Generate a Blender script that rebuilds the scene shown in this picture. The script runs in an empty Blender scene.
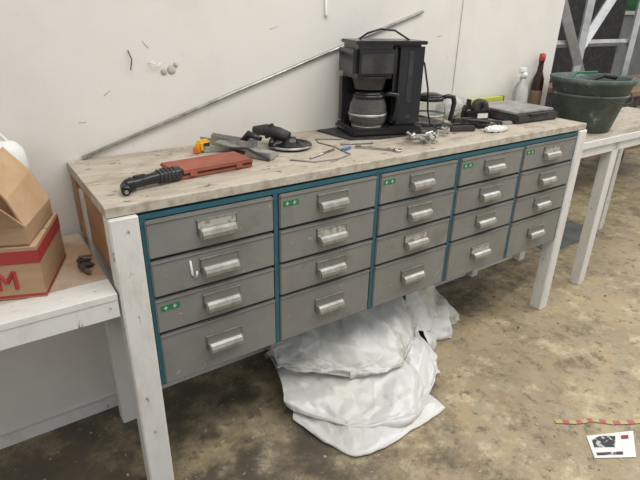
import bpy, bmesh, math, random
from mathutils import Vector, Matrix, Euler, noise
random.seed(4)
PI=math.pi
# ---------------- materials ----------------
def mat(name,col,rough=.6,metal=0.,col2=None,scale=6.,lo=.4,hi=.65,bump=0.,bscale=None,detail=8,stretch=None,trans=0.,alpha=None,col3=None,scale3=30,lo3=.6,hi3=.7,ior=1.45,col4=None,scale4=4,lo4=.55,hi4=.65):
    m=bpy.data.materials.new(name);m.use_nodes=True
    nt=m.node_tree;N=nt.nodes;L=nt.links
    b=N["Principled BSDF"]
    b.inputs["Base Color"].default_value=(*col,1);b.inputs["Roughness"].default_value=rough
    b.inputs["Metallic"].default_value=metal;b.inputs["IOR"].default_value=ior
    if trans: b.inputs["Transmission Weight"].default_value=trans
    if alpha is not None: b.inputs["Alpha"].default_value=alpha
    tc=N.new("ShaderNodeTexCoord");mp=N.new("ShaderNodeMapping");L.new(tc.outputs["Object"],mp.inputs["Vector"])
    if stretch: mp.inputs["Scale"].default_value=stretch
    def nz(s,seed=0):
        n=N.new("ShaderNodeTexNoise");n.inputs["Scale"].default_value=s;n.inputs["Detail"].default_value=detail
        n.inputs["Roughness"].default_value=.62
        L.new(mp.outputs[0],n.inputs["Vector"]);return n
    def ramp(src,a,c):
        r=N.new("ShaderNodeMapRange");r.inputs[1].default_value=a;r.inputs[2].default_value=c;L.new(src,r.inputs[0]);return r.outputs[0]
    last=None
    for (cc,ss,l,h) in((col2,scale,lo,hi),(col4,scale4,lo4,hi4),(col3,scale3,lo3,hi3)):
        if not cc: continue
        n=nz(ss);mx=N.new("ShaderNodeMix");mx.data_type='RGBA'
        L.new(ramp(n.outputs["Fac"],l,h),mx.inputs[0])
        if last: L.new(last,mx.inputs[6])
        else: mx.inputs[6].default_value=(*col,1)
        mx.inputs[7].default_value=(*cc,1);last=mx.outputs[2]
    if last: L.new(last,b.inputs["Base Color"])
    if bump:
        n=nz(bscale or scale*4);bp=N.new("ShaderNodeBump");bp.inputs["Strength"].default_value=bump;bp.inputs["Distance"].default_value=.01
        L.new(n.outputs["Fac"],bp.inputs["Height"]);L.new(bp.outputs[0],b.inputs["Normal"])
    return m
M={}
M['wall']=mat("wall_paint",(.70,.665,.615),.75,col2=(.60,.56,.505),scale=2.2,lo=.45,hi=.8,col3=(.42,.36,.30),scale3=11,lo3=.66,hi3=.78,bump=.08,bscale=30)
M['wallmark']=mat("wall_filler",(.42,.38,.34),.9,col2=(.6,.55,.5),scale=30)
M['white']=mat("white_painted_wood",(.70,.68,.64),.6,col2=(.58,.55,.49),scale=14,lo=.5,hi=.75,stretch=(1.5,3,.6),col3=(.20,.16,.12),scale3=26,lo3=.65,hi3=.70,bump=.15,bscale=40)
M['top']=mat("worn_worktop",(.47,.415,.33),.6,col2=(.36,.31,.24),scale=16,lo=.40,hi=.66,col4=(.24,.195,.145),scale4=5,lo4=.53,hi4=.68,col3=(.12,.10,.08),scale3=34,lo3=.60,hi3=.66,bump=.12,bscale=50,stretch=(.7,1.5,1))
M['edge']=mat("worktop_edge",(.50,.45,.37),.6,col2=(.34,.29,.22),scale=22,lo=.45,hi=.62,bump=.2)
M['ply']=mat("brown_plywood",(.42,.23,.10),.55,col2=(.30,.15,.06),scale=5,stretch=(1,1,4),lo=.35,hi=.7)
M['lowtop']=mat("low_table_board",(.56,.46,.36),.6,col2=(.40,.27,.17),scale=6,lo=.4,hi=.6,bump=.1)
M['teal']=mat("teal_enamel",(.020,.095,.13),.5,col2=(.03,.12,.15),scale=15,lo=.4,hi=.7,col3=(.12,.10,.08),scale3=35,lo3=.60,hi3=.70)
M['drawer']=mat("grey_drawer_enamel",(.250,.245,.228),.42,.2,col2=(.205,.198,.182),scale=5,lo=.4,hi=.7,col4=(.155,.14,.115),scale4=9,lo4=.56,hi4=.78,col3=(.38,.35,.30),scale3=45,lo3=.66,hi3=.70,bump=.03,bscale=9,stretch=(1,1,1))
M['drawerlip']=mat("drawer_lip",(.13,.125,.11),.5,.3)
M['dark']=mat("dark_gap",(.015,.015,.015),.9)
M['alu']=mat("cast_aluminium",(.41,.395,.36),.45,.55,col2=(.28,.265,.235),scale=30)
M['alub']=mat("bright_alloy",(.50,.48,.45),.35,.8,col2=(.30,.28,.25),scale=60)
M['steel']=mat("steel",(.55,.54,.52),.35,.9,col2=(.30,.28,.26),scale=25)
M['galv']=mat("galvanised",(.46,.455,.44),.45,.6,col2=(.30,.29,.27),scale=18)
M['label']=mat("paper_label",(.42,.40,.34),.8,col2=(.22,.20,.17),scale=60,lo=.5,hi=.6)
M['labeld']=mat("label_dark",(.19,.185,.165),.5,.2)
M['green']=mat("green_sticker",(.02,.17,.065),.6)
M['whitep']=mat("white_sticker",(.72,.72,.69),.6)
M['black']=mat("black_plastic",(.012,.012,.013),.22,col2=(.02,.02,.02),scale=12)
M['blackm']=mat("black_matt",(.025,.024,.023),.6,col2=(.06,.055,.05),scale=15)
M['terra']=mat("terracotta_case",(.31,.095,.055),.6,col2=(.23,.065,.04),scale=14,col3=(.4,.25,.18),scale3=30,lo3=.68,hi3=.74)
M['glass']=mat("carafe_glass",(.92,.92,.90),.02,trans=.97,ior=1.3)
M['tint']=mat("smoked_glass",(.66,.64,.60),.03,trans=.93,ior=1.3)
M['clear']=mat("clear_plastic",(.88,.89,.87),.18,trans=.75)
M['yellow']=mat("yellow_plastic",(.75,.42,.02),.4)
M['ygreen']=mat("yellow_green_plastic",(.5,.52,.08),.4)
M['orange']=mat("orange_plastic",(.7,.16,.02),.4)
M['bucket']=mat("mortar_bucket",(.055,.080,.068),.6,col2=(.12,.145,.125),scale=9,lo=.42,hi=.66,col3=(.32,.33,.28),scale3=18,lo3=.60,hi3=.70,bump=.2)
M['brown']=mat("brown_bottle",(.03,.012,.006),.12)
M['redcap']=mat("red_cap",(.35,.05,.03),.4)
M['card']=mat("cardboard",(.40,.26,.15),.8,col2=(.32,.20,.11),scale=5,bump=.05,stretch=(1,1,5))
M['cardin']=mat("cardboard_inner",(.50,.34,.20),.85,col2=(.42,.27,.15),scale=6)
M['redprint']=mat("red_print",(.36,.03,.03),.7,col2=(.28,.045,.035),scale=10)
M['plastic']=mat("polythene_sheet",(.76,.755,.72),.28,col2=(.64,.62,.56),scale=5,lo=.42,hi=.68,col3=(.36,.29,.21),scale3=9,lo3=.57,hi3=.76,bump=.08,bscale=14,trans=.15)
M['sgrey']=mat("grey_steel_frame",(.50,.52,.53),.5,.2,col2=(.36,.37,.37),scale=8)
M['benchbrown']=mat("brown_bench_top",(.20,.13,.08),.6,col2=(.13,.08,.05),scale=6)
M['darkwall']=mat("dark_far_panel",(.035,.033,.032),.8,col2=(.07,.065,.06),scale=3)
M['farwall']=mat("far_wall_paint",(.36,.37,.37),.8,col2=(.25,.25,.24),scale=2)
M['foliage']=mat("foliage",(.05,.20,.06),.8,col2=(.02,.07,.03),scale=9,col3=(.1,.25,.4),scale3=5,lo3=.55,hi3=.6)
M['mat']=mat("floor_board_panel",(.16,.17,.16),.7,col2=(.10,.10,.09),scale=8)
M['wire']=mat("wire_grey",(.28,.26,.23),.5,.3)
M['wirew']=mat("white_wire",(.75,.74,.7),.5)
M['redtape']=mat("red_tape",(.42,.10,.08),.5)
M['yeltape']=mat("yellow_tape",(.42,.37,.16),.5)
M['paper']=mat("flyer_paper",(.74,.73,.71),.5)
M['ink']=mat("flyer_ink",(.03,.03,.035),.5,col2=(.5,.48,.45),scale=40,lo=.52,hi=.56)
M['blue']=mat("blue_rubber",(.05,.15,.4),.5)
M['chip']=mat("plaster_chips",(.52,.47,.38),.8,col2=(.3,.25,.18),scale=30)
def floor_mat():
    m=bpy.data.materials.new("stained_concrete");m.use_nodes=True
    nt=m.node_tree;N=nt.nodes;L=nt.links;b=N["Principled BSDF"]
    g=N.new("ShaderNodeNewGeometry")
    def nz(s,d=10,r=.65):
        n=N.new("ShaderNodeTexNoise");n.inputs["Scale"].default_value=s;n.inputs["Detail"].default_value=d;n.inputs["Roughness"].default_value=r
        L.new(g.outputs["Position"],n.inputs["Vector"]);return n.outputs["Fac"]
    def mr(src,a,c,o0=0,o1=1):
        r=N.new("ShaderNodeMapRange");r.inputs[1].default_value=a;r.inputs[2].default_value=c;r.inputs[3].default_value=o0;r.inputs[4].default_value=o1;L.new(src,r.inputs[0]);return r.outputs[0]
    def mix(f,a,c):
        x=N.new("ShaderNodeMix");x.data_type='RGBA';L.new(f,x.inputs[0])
        for i,v in((6,a),(7,c)):
            if isinstance(v,tuple): x.inputs[i].default_value=(*v,1)
            else: L.new(v,x.inputs[i])
        return x.outputs[2]
    def math2(op,a,c):
        x=N.new("ShaderNodeMath");x.operation=op
        for i,v in((0,a),(1,c)):
            if isinstance(v,(int,float)): x.inputs[i].default_value=v
            else: L.new(v,x.inputs[i])
        return x.outputs[0]
    base=mix(mr(nz(2.2),.40,.60),(.43,.335,.195),(.29,.225,.135))
    base=mix(mr(nz(9,12,.75),.46,.60),base,(.37,.305,.20))
    base=mix(mr(nz(5.3,12,.78),.53,.62),base,(.55,.47,.30))
    base=mix(mr(nz(3.4,12,.78),.53,.62,0,.8),base,(.15,.115,.07))
    base=mix(mr(nz(20,12,.72),.55,.64,0,.85),base,(.13,.10,.065))
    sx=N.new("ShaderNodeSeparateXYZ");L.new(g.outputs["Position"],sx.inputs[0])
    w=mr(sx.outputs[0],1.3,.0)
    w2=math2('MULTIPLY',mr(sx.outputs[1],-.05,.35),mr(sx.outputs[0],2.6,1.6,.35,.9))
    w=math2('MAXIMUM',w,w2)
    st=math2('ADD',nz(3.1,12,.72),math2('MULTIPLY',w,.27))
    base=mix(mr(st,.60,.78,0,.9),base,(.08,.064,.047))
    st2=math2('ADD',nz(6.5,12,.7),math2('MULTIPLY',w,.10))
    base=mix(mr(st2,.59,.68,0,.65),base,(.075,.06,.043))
    base=mix(mr(nz(44),.64,.68),base,(.55,.52,.44))
    L.new(base,b.inputs["Base Color"])
    L.new(mr(nz(5),.3,.7,.30,.70),b.inputs["Roughness"])
    bp=N.new("ShaderNodeBump");bp.inputs["Strength"].default_value=.25;bp.inputs["Distance"].default_value=.01;L.new(nz(35),bp.inputs["Height"]);L.new(bp.outputs[0],b.inputs["Normal"])
    return m
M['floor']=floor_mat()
# ---------------- builder ----------------
class B:
    def __init__(s,name,loc=(0,0,0),rz=0.,smooth=True):
        s.name=name;s.bm=bmesh.new();s.mats=[];s.loc=loc;s.rz=rz;s.sm=smooth
    def mi(s,k):
        if k not in s.mats:s.mats.append(k)
        return s.mats.index(k)
    def _fin(s,faces,k,smooth=False):
        i=s.mi(k)
        for f in faces:f.material_index=i;f.smooth=smooth
    def box(s,c,d,k,rot=(0,0,0),bev=0.,taper=1.):
        t=bmesh.new();bmesh.ops.create_cube(t,size=1)
        for v in t.verts:
            if v.co.z>0: v.co.x*=taper;v.co.y*=taper
            v.co=Vector((v.co.x*d[0],v.co.y*d[1],v.co.z*d[2]))
        if bev: bmesh.ops.bevel(t,geom=list(t.edges),offset=bev,segments=2,affect='EDGES')
        R=Euler(rot).to_matrix()
        s.merge(t,lambda p:R@p+Vector(c),k,False)
    def bb(s,x0,x1,y0,y1,z0,z1,k,bev=0.):
        s.box(((x0+x1)/2,(y0+y1)/2,(z0+z1)/2),(x1-x0,y1-y0,z1-z0),k,bev=bev)
    def merge(s,t,f,k,smooth):
        mp={}
        for v in t.verts: mp[v]=s.bm.verts.new(f(v.co.copy()))
        fs=[]
        for fc in t.faces:
            try: fs.append(s.bm.faces.new([mp[v] for v in fc.verts]))
            except ValueError: pass
        s._fin(fs,k,smooth);t.free()
    def tube(s,pts,r,k,n=10,cap=True,sm=True):
        pts=[Vector(p) for p in pts]
        rs=r if isinstance(r,(list,tuple)) else [r]*len(pts)
        rings=[];up=None
        for i,p in enumerate(pts):
            a=pts[max(i-1,0)];c=pts[min(i+1,len(pts)-1)];d=(c-a)
            if d.length<1e-9:d=Vector((0,0,1))
            d.normalize()
            if up is None:
                up=Vector((0,0,1)) if abs(d.z)<.9 else Vector((1,0,0))
            x=d.cross(up).normalized();up=x.cross(d).normalized()
            rings.append([s.bm.verts.new(p+(x*math.cos(2*PI*j/n)+up*math.sin(2*PI*j/n))*rs[i]) for j in range(n)])
        fs=[]
        for i in range(len(rings)-1):
            for j in range(n):
                fs.append(s.bm.faces.new([rings[i][j],rings[i][(j+1)%n],rings[i+1][(j+1)%n],rings[i+1][j]]))
        s._fin(fs,k,sm)
        if cap: s._fin([s.bm.faces.new(rings[0][::-1]),s.bm.faces.new(rings[-1])],k,False)
    def lathe(s,prof,c,k,n=32,tilt=None,sm=True):
        rings=[];T=tilt or Matrix.Identity(3)
        for r,z in prof:
            if r<1e-6: rings.append([s.bm.verts.new(T@Vector((0,0,z))+Vector(c))])
            else: rings.append([s.bm.verts.new(T@Vector((r*math.cos(2*PI*j/n),r*math.sin(2*PI*j/n),z))+Vector(c)) for j in range(n)])
        fs=[]
        for a,b2 in zip(rings,rings[1:]):
            for j in range(n):
                if len(a)==1 and len(b2)==1: continue
                if len(a)==1: f=[a[0],b2[(j+1)%n],b2[j]][::-1]
                elif len(b2)==1: f=[a[j],a[(j+1)%n],b2[0]]
                else: f=[a[j],a[(j+1)%n],b2[(j+1)%n],b2[j]]
                fs.append(s.bm.faces.new(f))
        s._fin(fs,k,sm)
    def poly(s,pts,k,th=0.):
        vs=[s.bm.verts.new(Vector(p)) for p in pts];fs=[s.bm.faces.new(vs)]
        if th:
            nrm=(Vector(pts[1])-Vector(pts[0])).cross(Vector(pts[2])-Vector(pts[0])).normalized()*th
            w=[s.bm.verts.new(Vector(p)-nrm) for p in pts];fs.append(s.bm.faces.new(w[::-1]))
            for i in range(len(pts)):
                j=(i+1)%len(pts);fs.append(s.bm.faces.new([vs[j],vs[i],w[i],w[j]]))
        s._fin(fs,k,False)
    def done(s,bevel=0.,recalc=True):
        if recalc: bmesh.ops.recalc_face_normals(s.bm,faces=s.bm.faces)
        me=bpy.data.meshes.new(s.name);s.bm.to_mesh(me);s.bm.free()
        for k in s.mats: me.materials.append(M[k])
        o=bpy.data.objects.new(s.name,me);bpy.context.collection.objects.link(o)
        o.location=s.loc;o.rotation_euler=(0,0,s.rz)
        if bevel:
            md=o.modifiers.new("b","BEVEL");md.width=bevel;md.segments=2;md.limit_method='ANGLE';md.angle_limit=math.radians(50)
        return o
# ---------------- polythene bundle : folded sheet layers ----------------
def cr(P,t):
    n=len(P)-1;f=min(max(t,0),.99999)*n;i=int(f);f-=i
    g=lambda k:P[min(max(k,0),n)]
    p0,p1,p2,p3=g(i-1),g(i),g(i+1),g(i+2)
    return .5*((2*p1)+(p2-p0)*f+(2*p0-5*p1+4*p2-p3)*f*f+(3*p1-p0-3*p2+p3)*f**3)
def hsh(i,j,s):
    r=math.sin(i*127.1+j*311.7+s*74.7)*43758.5453
    return (r-math.floor(r))*2-1
def facet(u,v,s):
    """piecewise-linear height field: flat triangles meeting in straight creases"""
    u+=.32*noise.noise(Vector((u*.8,v*.8,s)));v+=.32*noise.noise(Vector((u*.8,v*.8,s+9)))
    u,v=u*.94+v*.34,v*.94-u*.34
    i,j=math.floor(u),math.floor(v);a,c=u-i,v-j
    h00,h10,h01,h11=hsh(i,j,s),hsh(i+1,j,s),hsh(i,j+1,s),hsh(i+1,j+1,s)
    if hsh(i,j,s+5)>0:
        if a>c: return h00+(h10-h00)*a+(h11-h10)*c
        return h00+(h11-h01)*a+(h01-h00)*c
    if a+c<1: return h00+(h10-h00)*a+(h01-h00)*c
    return h11+(h01-h11)*(1-a)+(h10-h11)*(1-c)
def sheet(b,rows,seed,k='plastic',amp=1.,nu=200,nv=170,zmin=.003,zmax=.372,cu=5,cv=5,hem=1.):
    R=[[Vector(p) for p in r] for r in rows];G=[]
    for i in range(nu+1):
        row=[]
        u=i/nu
        cols=[cr([R[a][c] for a in range(len(R))],u) for c in range(len(R[0]))]
        for j in range(nv+1): row.append(cr(cols,j/nv))
        G.append(row)
    V=[]
    for i in range(nu+1):
        row=[]
        for j in range(nv+1):
            a=G[min(i+1,nu)][j]-G[max(i-1,0)][j];c=G[i][min(j+1,nv)]-G[i][max(j-1,0)]
            n=a.cross(c)
            n=n.normalized() if n.length>1e-12 else Vector((0,0,1))
            if n.z<0 and j<nv*.6: n=-n
            elif j>=nv*.6 and n.y>0: n=-n
            p=G[i][j];f=min(1,p.z/.05)
            uu,vv=i/nu*cu,j/nv*cv
            h=facet(uu,vv,seed)*.024+facet(uu*2.1+7,vv*2.1,seed+2)*.016+facet(uu*4.3+3,vv*4.3,seed+4)*.0065
            q=p+n*h*amp*f
            e=facet(uu*1.5,2.5,seed+8)*.022*hem+facet(uu*3.5,1.5,seed+3)*.010*hem
            q.y+=e*(j/nv);q.x+=facet(uu*1.2+4,1.5,seed+6)*.010*hem*(j/nv)
            q.z=min(max(q.z,zmin),zmax)
            row.append(b.bm.verts.new(q))
        V.append(row)
    fs=[]
    for i in range(nu):
        for j in range(nv): fs.append(b.bm.faces.new([V[i][j],V[i+1][j],V[i+1][j+1],V[i][j+1]]))
    b._fin(fs,k,True)
b=B("polythene_sheet_bundle")
sheet(b,[[(.58,.20,.004),(.54,.14,.028),(.48,.07,.030),(.445,.03,.022),(.44,.018,.010),(.47,.03,.004)],
 [(.66,.16,.03),(.60,.05,.040),(.53,-.06,.034),(.485,-.125,.020),(.48,-.138,.008),(.51,-.12,.004)],
 [(.74,.12,.03),(.66,.0,.042),(.60,-.12,.036),(.540,-.215,.018),(.535,-.226,.006),(.56,-.20,.004)],
 [(.82,.10,.03),(.78,-.02,.042),(.75,-.13,.034),(.72,-.235,.018),(.72,-.245,.006),(.73,-.22,.004)],
 [(.96,.06,.004),(.94,-.04,.03),(.935,-.13,.028),(.94,-.210,.016),(.945,-.222,.006),(.93,-.20,.004)]],3.1,amp=.7,cu=4,cv=3)
sheet(b,[[(.53,.38,.004),(.50,.32,.09),(.48,.22,.11),(.462,.14,.085),(.442,.07,.048),(.446,.062,.036),(.50,.10,.03)],
 [(.60,.40,.01),(.60,.33,.13),(.59,.19,.13),(.56,.05,.085),(.51,-.045,.045),(.512,-.050,.034),(.57,.02,.03)],
 [(.72,.40,.01),(.72,.34,.17),(.73,.16,.15),(.70,-.03,.092),(.640,-.155,.048),(.638,-.160,.036),(.69,-.07,.03)],
 [(.86,.40,.01),(.86,.34,.20),(.87,.16,.16),(.86,-.06,.088),(.79,-.195,.044),(.787,-.200,.032),(.82,-.12,.03)],
 [(.98,.40,.01),(.98,.32,.20),(1.0,.13,.15),(.985,-.04,.08),(.945,-.145,.038),(.94,-.150,.026),(.92,-.08,.02)],
 [(1.10,.38,.01),(1.11,.30,.16),(1.12,.15,.12),(1.10,.01,.07),(1.07,-.06,.03),(1.065,-.066,.012),(1.0,.0,.004)]],8.3,cu=5,cv=5,amp=.85)
sheet(b,[[(.55,.36,.10),(.50,.32,.21),(.475,.24,.195),(.465,.18,.150),(.462,.168,.138),(.50,.18,.12)],
 [(.62,.38,.10),(.60,.33,.27),(.585,.20,.215),(.56,.10,.150),(.555,.090,.137),(.60,.12,.12)],
 [(.72,.39,.10),(.71,.34,.33),(.71,.16,.235),(.69,.0,.140),(.688,-.012,.127),(.72,.04,.11)],
 [(.84,.39,.10),(.84,.34,.35),(.85,.15,.245),(.85,-.03,.135),(.85,-.042,.120),(.86,.02,.11)],
 [(.95,.39,.10),(.95,.33,.35),(.97,.15,.24),(.985,.02,.135),(.99,.008,.120),(.97,.06,.11)],
 [(1.05,.38,.10),(1.06,.31,.31),(1.08,.18,.21),(1.09,.10,.13),(1.095,.090,.115),(1.06,.12,.10)]],31.7,cu=5,cv=5,amp=.95)
sheet(b,[[(1.10,.30,.01),(1.12,.24,.16),(1.14,.14,.14),(1.11,.05,.06),(1.10,.03,.006)],
 [(1.20,.33,.01),(1.22,.27,.19),(1.24,.17,.14),(1.22,.08,.05),(1.22,.06,.006)],
 [(1.32,.34,.01),(1.33,.28,.16),(1.35,.20,.12),(1.33,.12,.045),(1.33,.10,.006)],
 [(1.42,.32,.01),(1.42,.27,.09),(1.43,.22,.09),(1.44,.16,.04),(1.44,.145,.006)]],15.3,nu=90,nv=70,cu=4,cv=3)
sheet(b,[[(1.115,.20,.372),(1.11,.19,.28),(1.09,.16,.18),(1.06,.12,.12)],
 [(1.15,.165,.372),(1.145,.155,.28),(1.13,.13,.18),(1.12,.08,.10)],
 [(1.20,.16,.372),(1.19,.15,.28),(1.18,.13,.18),(1.18,.08,.09)],
 [(1.235,.20,.372),(1.22,.19,.28),(1.22,.17,.18),(1.24,.13,.10)],
 [(1.275,.185,.372),(1.265,.18,.28),(1.27,.16,.18),(1.29,.14,.08)],
 [(1.29,.23,.372),(1.29,.22,.28),(1.31,.20,.18),(1.34,.20,.08)]],21.,amp=.30,nu=70,nv=60,hem=.3)
ob=b.done(recalc=False)
md=ob.modifiers.new("sol","SOLIDIFY");md.thickness=.002;md.offset=0
H=.92; W=.3705; D=.457; ZB=.3865; ZT=.885
# ---------------- room ----------------
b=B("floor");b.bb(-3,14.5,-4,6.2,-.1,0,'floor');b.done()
b=B("wall_back");b.bb(-3,2.30,D,D+.12,0,2.6,'wall')
b.done()
b=B("trim_1");b.bb(1.555,1.559,D-.003,D,0,2.6,'wallmark');b.done()
b=B("baseboard_back");b.bb(-3,2.3,D-.015,D,0,.045,'white');b.done()
b=B("wall_far");b.bb(2.0,14.4,4.6,4.72,0,3,'farwall');b.done()
b=B("wall_right");b.bb(14.3,14.4,-4,4.6,0,3,'farwall');b.done()
b=B("trim_2")
for cx,cz,r in[(.27,1.165,.014),(.245,1.16,.010),(.285,1.18,.008)]:
    b.lathe([(0,-.002),(r,-.001),(r*.8,.002),(0,.003)],(cx,D-.002,cz),'wallmark',10,Matrix.Rotation(PI/2,3,'X'))
b.tube([(.144,D-.004,1.225),(.150,D-.012,1.20),(.143,D-.012,1.17)],.0016,'blackm',6)
b.tube([(.20,D-.004,1.19),(.215,D-.015,1.185),(.225,D-.01,1.176),(.235,D-.006,1.187)],.002,'wirew',6)
b.tube([(.844,D-.004,1.42),(.846,D-.004,1.33),(.85,D-.006,1.32)],.005,'wirew',6)
for (x,z,dx,dz) in[(.06,1.10,.02,.015),(.19,1.25,.015,-.02),(.62,1.28,.03,.01),(1.34,1.14,.02,-.012),(1.42,1.25,.03,.004),(-.02,1.03,.02,.0)]:
    b.tube([(x,D-.0008,z),(x+dx*.5,D-.0008,z+dz*.6),(x+dx,D-.0008,z+dz)],.0009,'wallmark',4)
b.done()
# ---------------- workbench ----------------
DB=D-.003
b=B("workbench")
b.bb(-.072,1.905,.012,DB,.890,.918,'edge')
b.bb(-.074,1.907,-.004,.014,.896,.921,'edge')
b.bb(-.073,1.906,.004,DB,.9165,.9215,'top')
XR=1.852
b.bb(-.072,-.003,-.012,.045,0,.894,'white',.003)
b.bb(XR+.004,1.915,-.010,.05,0,.894,'white',.003)
b.bb(-.065,-.012,.335,.39,0,.86,'white',.003)
b.bb(1.84,1.89,.405,.445,0,.886,'white',.003)
b.bb(-.060,-.045,.045,.385,.705,.884,'ply')
b.bb(-.071,-.04,.385,.445,.705,.884,'ply')
b.bb(-.066,-.045,.05,.08,.705,.884,'lowtop')
b.bb(-.01,XR,.41,.44,.33,.39,'white')
b.done(.0015)
# ---------------- drawer cabinet ----------------
b=B("drawer_cabinet")
b.bb(0,5*W,.016,.40,ZB,ZT,'dark')
b.bb(-.001,5*W+.001,0.016,.402,ZT-.006,ZT,'teal')
b.bb(-.001,5*W+.001,-.003,.402,ZB-.004,ZB+.005,'teal')
b.bb(0,5*W,-.004,.02,ZT-.008,ZT+.004,'teal')
for i in range(6):
    hw=.0065
    xc=i*W
    if i==0: xc=hw
    if i==5: xc=5*W-hw
    b.bb(xc-hw,xc+hw,-.004,.40,ZB,ZT,'teal')
hs=[.107,.107,.107,.166]
stick={(0,2),(1,0),(2,0),(3,0),(4,0)}
for i in range(5):
    z=ZT-.008
    x0=i*W+.010;x1=(i+1)*W-.010
    for j,h in enumerate(hs):
        zt=z-.004;zb=z-h+.002
        jx=random.uniform(-.0015,.0015);yo=random.uniform(-.003,.001)
        b.box(((x0+x1)/2+jx,.004+yo,(zt+zb)/2),(x1-x0,.024,zt-zb),'drawer',bev=.003)
        b.bb(x0+jx+.002,x1+jx-.002,-.0105+yo,-.007+yo,zt-.007,zt-.001,'drawer')
        b.bb(x0+jx+.003,x1+jx-.003,-.0088+yo,-.0070+yo,zt-.0095,zt-.007,'drawerlip')
        b.bb(i*W+.008,(i+1)*W-.008,.0,.016,z-h-.002,z-h+.001,'teal')
        cx=(x0+x1)/2+.006;cz=zt-.055 if h<.12 else zt-.082
        y=-.0085+yo
        b.bb(cx-.056,cx+.056,y-.002,y+.001,cz-.006,cz+.036,'drawerlip')
        b.bb(cx-.052,cx+.052,y-.003,y-.001,cz+.010,cz+.032,'labeld' if (i*3+j)%4 else 'label')
        b.bb(cx-.056,cx+.056,y-.005,y-.002,cz+.032,cz+.036,'alu')
        prof=[(0,.010),(-.010,.011),(-.018,.006),(-.022,-.004),(-.020,-.015),(-.017,-.016),(-.018,-.004),(-.015,.002),(-.008,.006),(0,.006)]
        va=[b.bm.verts.new((cx-.048,y+p[0]-.001,cz+p[1])) for p in prof]
        vb=[b.bm.verts.new((cx+.048,y+p[0]-.001,cz+p[1])) for p in prof]
        fs=[b.bm.faces.new(va),b.bm.faces.new(vb[::-1])]
        for q in range(len(prof)):
            q2=(q+1)%len(prof);fs.append(b.bm.faces.new([va[q],vb[q],vb[q2],va[q2]]))
        b._fin(fs,'alu')
        b.box((cx-.050,y-.008,cz-.002),(.004,.020,.026),'alu',bev=.001);b.box((cx+.050,y-.008,cz-.002),(.004,.020,.026),'alu',bev=.001)
        if (i,j) in stick:
            sx=x0+.012
            b.bb(sx,sx+.05,y-.0008,y+.001,zt-.036,zt-.020,'green')
            for qx in(.012,.036): 
                b.bb(sx+qx-.005,sx+qx+.005,y-.0012,y,zt-.0295,zt-.0275,'whitep');b.bb(sx+qx-.001,sx+qx+.001,y-.0012,y,zt-.034,zt-.023,'whitep')
        if (i,j)==(0,1):
            b.tube([(x0+.10,y-.002,zt-.02),(x0+.103,y-.002,zt-.06),(x0+.112,y-.002,zt-.075),(x0+.116,y-.002,zt-.055)],.003,'whitep',6)
        z-=h+.001+.0015
b.done()
# ---------------- low table (left) ----------------
b=B("low_side_table")
b.bb(-1.6,-.077,.0,D-.018,.682,.70,'lowtop')
b.bb(-1.6,-.077,-.006,.085,.684,.702,'white')
b.bb(-1.6,-.077,-.004,.016,.635,.684,'white')
b.bb(-1.6,-1.53,.0,.05,0,.684,'white');b.bb(-1.6,-1.53,.37,.42,0,.684,'white')
b.bb(-1.55,-.077,.41,.435,.62,.684,'white')
b.done(.0015)
b=B("offcut_scraps")
for q in range(9):
    b.box((-.105+random.uniform(-.012,.012),.19+random.uniform(-.05,.05),.7035+q*.0012),(.035,.012,.003),'benchbrown' if q%2 else 'blackm',rot=(random.uniform(-.05,.05),random.uniform(-.05,.05),random.uniform(0,3)))
b.done()
# ---------------- cardboard boxes (two stacked) ----------------
b=B("cardboard_box",loc=(-.220,.070,.703),rz=-.36)
w,d,h,t=.34,.22,.130,.004
b.bb(-w,0,0,d,0,h,'card')
b.bb(-w,-.001,.001,d-.001,h,h+.001,'cardin')
b.bb(-w+.0,0,d/2-.0012,d/2+.0012,h+.0008,h+.0016,'dark')
b.bb(-w-.0004,.0004,-.0008,.0,h-.040,h-.008,'redprint');b.bb(0,.0008,0,d,h-.040,h-.008,'redprint')
b.bb(-w-.0004,.0004,-.0008,.0,.004,.010,'redprint');b.bb(0,.0008,0,d,.004,.010,'redprint')
Mp=[(0,.0,0,.046),(0,.046,.018,.018),(.018,.018,.036,.046),(.036,.046,.036,0)]
for ox in(-.095,-.21):
    for (xa,za,xb,zb) in Mp: b.tube([(ox+xa,-.0005,.026+za),(ox+xb,-.0005,.026+zb)],.005,'redprint',4,sm=False)
b.done()
b=B("cardboard_box",loc=(-.232,.080,.8355),rz=-.40)
w,d,h,t=.31,.20,.045,.004
b.bb(-w,0,0,t,0,h,'card');b.bb(-w,0,d-t,d,0,h,'card');b.bb(-t,0,t,d-t,0,h,'card');b.bb(-w,-w+t,t,d-t,0,h,'card');b.bb(-w,0,0,d,0,t,'card')
b.poly([(0,0,h),(0,d,h),(-.032,d+.002,h+.075),(-.024,0,h+.068)],'cardin',.004)
b.poly([(-.024,0,h+.068),(-.032,d+.002,h+.075),(-.080,d-.004,h+.140),(-.062,.006,h+.128)],'cardin',.004)
b.poly([(-w,0,h),(0,0,h),(-.02,-.030,h+.045),(-w+.02,-.030,h+.045)],'card',.004)
b.poly([(-w+.02,-.030,h+.045),(-.02,-.030,h+.045),(-.045,-.050,h+.085),(-w+.02,-.030,h+.11)],'card',.004)
b.poly([(-.09,d,h),(-w,d,h),(-w+.01,d-.02,h+.07),(-.11,d-.02,h+.07)],'cardin',.004)
b.poly([(-w,d,h),(-w,0,h),(-w-.08,.02,h+.10),(-w-.08,d-.02,h+.10)],'cardin',.004)
b.done()
b=B("white_plastic_container",loc=(-.225,.388,.701))
b.lathe([(0,0),(.036,0),(.040,.006),(.042,.20),(.048,.225),(.050,.26),(.045,.29),(.030,.308),(0,.315)],(0,0,0),'whitep')
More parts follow.
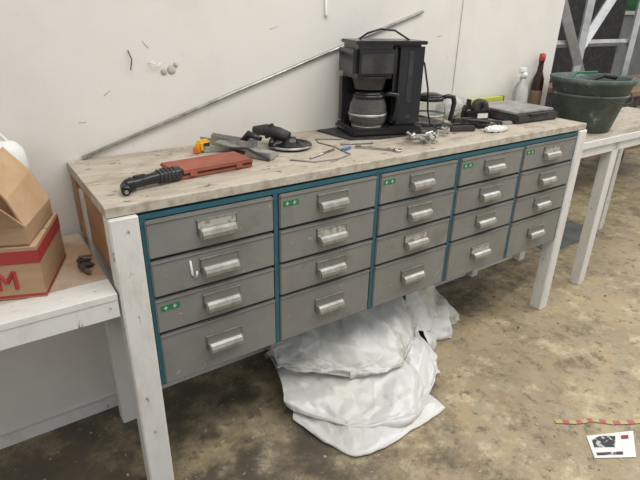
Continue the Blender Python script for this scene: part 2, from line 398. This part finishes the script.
b.tube([(-.03,0,.28),(.0,0,.33),(.03,0,.28)],.006,'whitep',8)
b.done()
# ---------------- rod ----------------
b=B("metal_rod");b.tube([(-.03,.447,.928),(1.32,.449,1.345)],.0055,'steel',10);b.done()
b=B("terracotta_tool_case",loc=(.25,.170,.9215),rz=.07)
b.box((0,0,.007),(.232,.108,.014),'terra',bev=.003);b.box((0,0,.0195),(.236,.112,.011),'terra',bev=.003)
b.bb(-.115,.115,-.0555,-.0535,.0125,.0145,'dark')
b.bb(-.08,-.06,-.059,-.055,.008,.020,'terra');b.bb(.06,.08,-.059,-.055,.008,.020,'terra')
b.done()
b=B("cordless_screwdriver",loc=(.065,.095,.9215),rz=.22)
b.tube([(-.078,0,.015),(-.065,0,.018),(-.05,0,.020),(-.045,0,.021),(0,0,.022),(.03,0,.022),(.080,0,.021),(.090,0,.018)],[.009,.016,.018,.014,.014,.017,.019,.012],'black',14)
for q in range(5): b.tube([(.02+q*.011,0,.0225),(.024+q*.011,0,.0225)],.0185,'blackm',14)
b.tube([(-.070,-.004,.016),(-.080,-.024,.012)],[.014,.011],'black',12)
b.tube([(-.080,-.024,.012),(-.082,-.030,.012)],.005,'steel',8)
b.box((-.03,0,.036),(.03,.010,.005),'blackm',bev=.001)
b.done()
def lprof(b,p,l,w,a,k,tilt=0,z=.0):
    R=Matrix.Rotation(a,3,'Z')@Matrix.Rotation(tilt,3,'Y')
    for (x0,x1,y0,y1,z0,z1) in[(0,l,0,w,0,.0015),(0,l,0,.0015,0,w)]:
        t=bmesh.new();bmesh.ops.create_cube(t,size=1)
        b.merge(t,lambda q:R@Vector((x0+(q.x+.5)*(x1-x0),y0+(q.y+.5)*(y1-y0),z0+(q.z+.5)*(z1-z0)))+Vector(p),k,False)
b=B("metal_bracket_pile")
z=.9225
lprof(b,(.335,.43,z+.01),.17,.022,-1.05,'galv')
lprof(b,(.365,.41,z+.018),.17,.022,-1.2,'steel')
lprof(b,(.36,.39,z+.03),.15,.02,-.7,'galv',.12)
lprof(b,(.31,.345,z),.16,.02,-.25,'galv')
lprof(b,(.42,.31,z),.10,.018,-1.4,'steel')
b.box((.435,.20,z+.012),(.035,.09,.022),'galv',rot=(0,0,.5),bev=.002)
b.box((.40,.30,z+.02),(.05,.12,.004),'galv',rot=(.2,.1,.8));b.box((.47,.245,z+.006),(.03,.12,.01),'galv',rot=(0,0,.2),bev=.002)
b.tube([(.37,.28,z+.02),(.40,.22,z+.03),(.44,.15,z+.005)],.004,'blackm',8)
b.tube([(.43,.34,z+.01),(.455,.31,z+.05),(.475,.27,z+.04)],[.010,.013,.008],'black',8)
b.done()
b=B("yellow_tape_measure",loc=(.315,.36,.9215),rz=.3)
b.box((0,0,.02),(.05,.026,.038),'yellow',bev=.008);b.box((.004,-.0135,.02),(.025,.002,.022),'blackm',bev=.0008);b.box((-.03,-.005,.012),(.02,.02,.02),'orange',bev=.004)
b.done()
b=B("angle_grinder",loc=(.585,.27,.9205))
b.lathe([(0,.002),(.064,.002),(.070,.008),(.072,.014),(.068,.016),(.064,.011),(.055,.011),(.03,.018),(.02,.03),(.018,.036),(0,.037)],(0,0,0),'black',32)
b.lathe([(.066,.014),(.072,.015),(.074,.012),(.072,.008)],(0,0,0),'steel',32)
b.tube([(-.005,0,.036),(-.03,.03,.046),(-.05,.07,.052),(-.075,.11,.045)],[.018,.022,.020,.015],'blackm',12)
b.tube([(-.035,.04,.03),(-.065,.01,.026),(-.08,-.01,.022)],[.010,.010,.008],'black',10)
b.box((-.045,.06,.05),(.03,.016,.05),'blackm',rot=(.4,0,.8),bev=.004)
b.done()
b=B("thin_cable")
b.tube([(.50,.13,.924),(.55,.075,.924),(.63,.065,.924),(.70,.09,.924),(.715,.20,.924),(.70,.27,.924),(.72,.32,.924),(.80,.27,.925)],.0025,'wire',6)
b.done()
b=B("spanner",loc=(.82,.10,.922),rz=-.9)
b.box((0,0,.003),(.12,.010,.005),'steel',bev=.001)
b.lathe([(.008,0),(.015,0),(.015,.007),(.008,.007),(.008,0)],(.068,0,0),'steel',14)
b.box((-.066,.006,.003),(.018,.006,.006),'steel',rot=(0,0,.4));b.box((-.066,-.006,.003),(.018,.006,.006),'steel',rot=(0,0,-.4))
b.done()
b=B("steel_bar");b.tube([(.56,.11,.9255),(.69,.165,.9255)],.0035,'steel',8);b.done()
b=B("threaded_rod");b.tube([(.75,.21,.926),(.86,.17,.926)],.004,'galv',8);b.done()
b=B("blue_marker");b.tube([(.705,.140,.927),(.74,.15,.927),(.75,.153,.927)],[.005,.005,.003],'blue',10);b.done()
b=B("pipe_fittings")
for q in range(14):
    x=.98+random.uniform(0,.20);y=.11+random.uniform(-.045,.045)+(x-1)*.12;a=random.uniform(0,3)
    ux,uy=math.cos(a),math.sin(a);zz=.929+.005*(q%4)
    if q%2:
        b.tube([(x-ux*.022,y-uy*.022,zz),(x-ux*.012,y-uy*.012,zz),(x-ux*.012,y-uy*.012,zz),(x+ux*.012,y+uy*.012,zz),(x+ux*.012,y+uy*.012,zz),(x+ux*.022,y+uy*.022,zz+.002)],[.0075,.0075,.0045,.0045,.008,.008],'alub',6,sm=False)
        b.tube([(x,y,zz),(x-uy*.018,y+ux*.018,zz+.009)],[.004,.006],'steel',6,sm=False)
    else:
        b.tube([(x-ux*.022,y-uy*.022,zz),(x-ux*.022-uy*.012,y-uy*.022+ux*.012,zz+.012),(x+ux*.018-uy*.012,y+uy*.018+ux*.012,zz+.014),(x+ux*.018,y+uy*.018,zz)],.0035,'steel' if q%4 else 'alub',6,sm=False)
        b.tube([(x-ux*.03,y-uy*.03,zz+.003),(x+ux*.01,y+uy*.01,zz+.003)],.0025,'galv',6)
b.done()
# ---------------- coffee maker ----------------
def carafe(b,c,k='tint',r=.068,ha=-.6,h=.125):
    x,y,z=c;s=r/.068
    b.lathe([(0,0),(.055*s,0),(.066*s,.012),(r,.04),(.064*s,.075),(.052*s,.10),(.050*s,.108),(.048*s,.106),(.050*s,.098),(.061*s,.073),(.065*s,.04),(.063*s,.014),(.052*s,.003),(0,.003)],(x,y,z),k,28)
    b.lathe([(.053*s,.094),(.056*s,.095),(.056*s,.108),(.052*s,.109)],(x,y,z),'black',28)
    b.lathe([(0,.124),(.025*s,.123),(.048*s,.116),(.052*s,.108),(0,.108)],(x,y,z),'black',28)
    b.lathe([(.0685*s,.036),(.0692*s,.037),(.0692*s,.043),(.0680*s,.044)],(x,y,z),'steel',28)
    ca,sa=math.cos(ha),math.sin(ha)
    P=[(.050*s,.104),(.075*s,.110),(.098*s,.106),(.104*s,.085),(.100*s,.05),(.094*s,.02),(.090*s,.012)]
    b.tube([(x+ca*p,y+sa*p,z+q) for p,q in P],[.008,.009,.010,.010,.009,.008,.006],'black',10)
CL=(1.0,.305,.9285)
b=B("coffee_maker",loc=CL,rz=-.30)
b.box((0,0,.014),(.29,.19,.028),'black',bev=.008)
b.box((-.062,.063,.115),(.15,.055,.18),'black',bev=.012)
b.box((-.062,-.002,.255),(.165,.18,.115),'black',bev=.018)
b.lathe([(.05,.16),(.062,.20),(.066,.205),(0,.205),(0,.16),(.05,.16)],(-.062,-.028,0),'blackm',24)
b.box((.082,.015,.168),(.118,.150,.30),'black',bev=.016)
b.box((.0,.005,.316),(.275,.165,.012),'black',bev=.005)
b.lathe([(0,0),(.058,0),(.058,.004),(0,.004)],(-.062,-.028,.028),'steel',24)
b.box((-.062,-.0935,.250),(.12,.003,.065),'blackm',bev=.001)
b.box((.082,-.061,.06),(.022,.004,.012),'blackm',bev=.001)
b.box((.082,-.0605,.20),(.02,.003,.18),'blackm',bev=.001)
carafe(b,(-.062,-.030,.033),'tint',.070,-.35)
cm=b.done()
b=B("power_cord")
b.tube([(.93,.36,1.252),(.955,.345,1.272),(1.0,.33,1.285),(1.05,.31,1.281),(1.10,.27,1.245),(1.14,.235,1.17),(1.16,.225,1.08),(1.17,.225,1.0),(1.18,.215,.95),(1.22,.21,.931),(1.27,.21,.931)],.0035,'black',8)
pc=b.done();pc.parent=cm;pc.matrix_parent_inverse=(Matrix.Translation(CL)@Matrix.Rotation(-.30,4,'Z')).inverted()
b=B("dark_base_tray")
b.poly([(.80,.43,.928),(.82,.25,.928),(.93,.205,.928),(1.17,.19,.928),(1.34,.24,.928),(1.36,.43,.928)],'blackm',.006)
b.done()
b=B("glass_carafe",loc=(1.255,.300,.929));carafe(b,(0,0,0),'glass',.066,-.5,.1);b.done()
b=B("glass_jar",loc=(1.485,.390,.960),rz=.30)
T=Matrix.Rotation(PI/2,3,'Y')
b.lathe([(0,-.07),(.038,-.07),(.043,-.06),(.043,.05),(.034,.065),(.034,.085),(.031,.085),(.031,.063),(.040,.048),(.040,-.058),(0,-.066)],(0,0,.004),'clear',24,T)
b.done()
b=B("tape_dispenser",loc=(1.54,.295,.922),rz=-.3)
b.box((0,0,.02),(.13,.045,.04),'black',bev=.008)
Ty=Matrix.Rotation(PI/2,3,'X')
b.lathe([(.012,-.014),(.036,-.014),(.036,.014),(.012,.014),(.012,-.014)],(.015,0,.05),'blackm',24,Ty)
b.box((-.056,0,.047),(.012,.03,.03),'black',rot=(0,.4,0),bev=.003)
b.box((.02,-.0235,.018),(.05,.002,.02),'whitep')
b.done()
b=B("drill_accessories")
for (x,y,l,w2,hh,a,k) in[(1.43,.27,.10,.03,.02,-.3,'blackm'),(1.40,.205,.14,.02,.012,-.5,'black'),(1.50,.205,.13,.035,.015,-.7,'blackm'),(1.54,.17,.12,.018,.012,-.35,'galv'),(1.44,.155,.10,.03,.012,-.2,'black'),(1.30,.155,.10,.02,.02,-.4,'blackm')]:
    b.box((x,y,.922+hh/2),(l,w2,hh),k,rot=(0,0,a),bev=.003)
b.tube([(1.38,.23,.945),(1.42,.20,.945),(1.48,.17,.935)],.006,'blackm',8)
b.done()
b=B("plastic_bag")
t=bmesh.new();bmesh.ops.create_icosphere(t,subdivisions=4,radius=1)
b.merge(t,lambda p:Vector((1.42+p.x*.06,.09+p.y*.03,.930+max(p.z,-.5)*.010+.010*noise.noise(p*5))),'plastic',False)
b.done()
b=B("grey_weighing_scale",loc=(1.745,.255,.922),rz=-.05)
b.box((0,0,.018),(.27,.27,.034),'blackm',bev=.006)
b.box((0,.01,.041),(.262,.24,.010),'galv',bev=.003)
b.box((0,-.128,.03),(.12,.02,.012),'black',bev=.003)
for sx in(-.11,.11):
    for sy in(-.11,.11): b.lathe([(0,0),(.012,0),(.012,.004),(0,.004)],(sx,sy,-.0005),'black',10)
b.done()
b=B("spirit_level",loc=(1.76,.425,.9215),rz=0)
b.box((0,0,.03),(.24,.022,.058),'ygreen',bev=.002);b.box((.0,-.0115,.03),(.05,.002,.016),'clear',bev=.0008)
b.box((-.118,0,.03),(.006,.024,.060),'black');b.box((.118,0,.03),(.006,.024,.060),'black')
b.done()
# ---------------- table 2 ----------------
Z2=.82
b=B("side_table")
b.bb(1.925,3.2,.03,.454,Z2-.025,Z2,'top')
b.bb(1.925,3.2,.022,.032,Z2-.03,Z2+.001,'white')
b.bb(1.93,3.2,.034,.05,Z2-.075,Z2-.026,'white')
b.bb(2.27,2.325,.034,.085,0,Z2-.026,'white')
b.bb(2.25,2.30,.395,.438,0,Z2-.026,'white')
b.bb(3.14,3.19,.034,.085,0,Z2-.026,'white');b.bb(3.14,3.19,.40,.44,0,Z2-.026,'white')
b.done(.0015)
b=B("mortar_bucket",loc=(2.275,.215,Z2+.001))
b.lathe([(0,.0),(.118,0),(.126,.006),(.182,.225),(.190,.227),(.195,.250),(.187,.253),(.177,.244),(.120,.012),(0,.010)],(0,0,0),'bucket',40)
b.lathe([(.165,.165),(.173,.168),(.175,.178),(.168,.181)],(0,0,0),'bucket',40)
b.tube([(.190*math.cos(a),.190*math.sin(a),.237-.09*math.sin(q)) for q,a in[(PI*i/16,-PI*.95+PI*.9*i/16) for i in range(17)]],.0025,'blackm',8)
b.tube([(-.08,.08,.02),(-.02,.05,.21),(.06,-.02,.257),(.12,-.05,.247)],.012,'blackm',8)
b.tube([(-.12,.08,.20),(.0,.09,.262),(.12,.05,.262)],.006,'green',8)
b.lathe([(0,.20),(.164,.20)],(0,0,0),'blackm',24)
b.done()
b=B("spray_bottle",loc=(1.985,.40,Z2+.001))
b.lathe([(0,0),(.034,0),(.037,.006),(.037,.17),(.032,.20),(.016,.225),(.014,.245),(0,.245)],(0,0,0),'clear',20)
b.lathe([(0,.243),(.018,.243),(.018,.262),(.008,.268),(0,.268)],(0,0,0),'whitep',16)
b.box((-.012,0,.278),(.05,.018,.022),'whitep',bev=.004);b.box((-.030,0,.258),(.006,.010,.03),'whitep',rot=(0,.3,0),bev=.002)
b.done()
b=B("brown_glass_bottle",loc=(2.145,.422,Z2+.001))
b.lathe([(0,0),(.026,0),(.029,.006),(.029,.20),(.027,.225),(.015,.26),(.012,.30),(.014,.31),(.014,.32),(0,.32)],(0,0,0),'brown',20)
b.lathe([(.015,.312),(.016,.313),(.015,.345),(0,.348)],(0,0,0),'redcap',16)
b.lathe([(.0295,.10),(.0298,.101),(.0298,.17),(.0295,.171)],(0,0,0),'benchbrown',20)
b.done()
# ---------------- far right background ----------------
b=B("far_workbench")
b.bb(3.45,5.2,.72,1.35,.80,.835,'benchbrown')
for x in(3.78,5.1):
    for y in(.75,1.27): b.bb(x,x+.05,y,y+.05,0,.80,'blackm')
b.bb(3.5,5.15,.80,1.3,.34,.36,'benchbrown');b.bb(3.5,5.15,.74,.76,.72,.80,'blackm')
b.done()
b=B("steel_trestle_frame")
def bar(p,q,w=.035,k='sgrey'): b.tube([p,q],w,k,4,sm=False)
bar((3.45,1.45,1.9),(4.35,1.45,.85),.05);bar((4.25,1.45,.0),(4.25,1.45,2.3),.04);bar((3.55,1.6,.0),(4.05,1.6,2.3),.04);bar((4.3,1.5,1.05),(5.1,1.5,2.0),.05)
bar((5.1,1.45,0),(5.1,1.45,2.3));bar((3.5,1.5,1.12),(5.2,1.5,1.12),.03);bar((3.7,1.6,1.75),(5.2,1.6,1.75),.03)
b.done()
b=B("dark_storage_cabinet")
b.bb(5.5,7.5,2.8,3.3,0,2.3,'darkwall');b.bb(5.55,6.48,2.78,2.80,.05,2.2,'blackm');b.bb(6.52,7.45,2.78,2.80,.05,2.2,'blackm');b.bb(6.42,6.45,2.75,2.78,1,1.2,'steel')
b.done()
b=B("window_1");b.bb(9.6,13.5,4.55,4.6,1.45,2.7,'foliage');b.bb(9.55,13.55,4.52,4.56,1.38,1.45,'whitep');b.bb(11.6,11.66,4.52,4.56,1.45,2.7,'whitep');b.done()
b=B("floor_mat");b.poly([(2.50,.36,.006),(3.05,.36,.006),(3.12,.60,.006),(2.55,.60,.006)],'mat',.006);b.done()
# ---------------- floor items ----------------
b=B("floor_debris")
rd=random.Random(9)
for q in range(140):
    x=rd.uniform(-.2,3.2);y=rd.uniform(-1.0,.42)
    if .40<x<1.5 and -.3<y<.45: continue
    s=rd.uniform(.002,.006)
    b.box((x,y,s*.3),(s*2,s*1.2,s*.6),('chip','blackm','benchbrown')[q%3],rot=(0,0,rd.uniform(0,3)))
b.done()
b=B("flyer")
b.poly([(1.19,-.67,.003),(1.31,-.745,.004),(1.42,-.68,.006),(1.26,-.60,.003)],'paper',.001)
def lerp(u,v):
    A,Bq,C,E=Vector((1.19,-.67,.0036)),Vector((1.31,-.745,.0046)),Vector((1.42,-.68,.0072)),Vector((1.26,-.60,.0036))
    return (A*(1-u)+Bq*u)*(1-v)+(E*(1-u)+C*u)*v
b.poly([lerp(.08,.45),lerp(.55,.4),lerp(.6,.85),lerp(.3,.93),lerp(.08,.8)],'ink');b.poly([lerp(.08,.1),lerp(.7,.1),lerp(.7,.22),lerp(.08,.22)],'ink')
b.poly([lerp(.72,.7),lerp(.88,.7),lerp(.88,.85),lerp(.72,.85)],'redprint')
b.done()
b=B("barrier_tape")
pts=[(1.23,-.50),(1.29,-.545),(1.35,-.57),(1.40,-.62),(1.47,-.66),(1.56,-.70)]
for i in range(len(pts)-1):
    p,q=Vector(pts[i]),Vector(pts[i+1]);n2=Vector((-(q-p).y,(q-p).x)).normalized()*.008
    for s2 in range(3):
        a=p.lerp(q,s2/3);c=p.lerp(q,(s2+1)/3)
        b.poly([(a.x-n2.x,a.y-n2.y,.004),(c.x-n2.x,c.y-n2.y,.004),(c.x+n2.x,c.y+n2.y,.006),(a.x+n2.x,a.y+n2.y,.006)],'redtape' if (i*3+s2)%2 else 'yeltape')
b.done()
# ---------------- lights / world ----------------
w=bpy.data.worlds.new("w");bpy.context.scene.world=w;w.use_nodes=True
bg=w.node_tree.nodes["Background"];bg.inputs[0].default_value=(.96,.98,1,1);bg.inputs[1].default_value=.68
def area(n,loc,rot,sx,sy,e,c=(1,.98,.95)):
    l=bpy.data.lights.new(n,"AREA");l.shape='RECTANGLE';l.size=sx;l.size_y=sy;l.energy=e;l.color=c
    o=bpy.data.objects.new(n,l);bpy.context.collection.objects.link(o);o.location=loc;o.rotation_euler=rot
area("ceiling_lamp_strip",(.8,-1.2,3.2),(0,0,0),3.2,1.4,72)
area("ceiling_lamp_strip_far",(4.5,-.8,3.4),(0,0,0),3,1.5,85)
# ---------------- camera ----------------
cd=bpy.data.cameras.new("camera");cd.sensor_width=36;cd.lens=508.84/640*36;cd.clip_start=.02
co=bpy.data.objects.new("camera",cd);bpy.context.collection.objects.link(co)
yaw,pit,rol=.6068,.4234,.0204
F=Vector((math.sin(yaw)*math.cos(pit),math.cos(yaw)*math.cos(pit),-math.sin(pit)));Rt=Vector((math.cos(yaw),-math.sin(yaw),0));U=Rt.cross(F)
R2=Rt*math.cos(rol)+U*math.sin(rol);U2=-Rt*math.sin(rol)+U*math.cos(rol)
mw=Matrix((R2,U2,-F)).transposed().to_4x4();mw.translation=Vector((-.2852,-1.1692,1.3406));co.matrix_world=mw
bpy.context.scene.camera=co
bpy.context.scene.view_settings.view_transform='Standard'
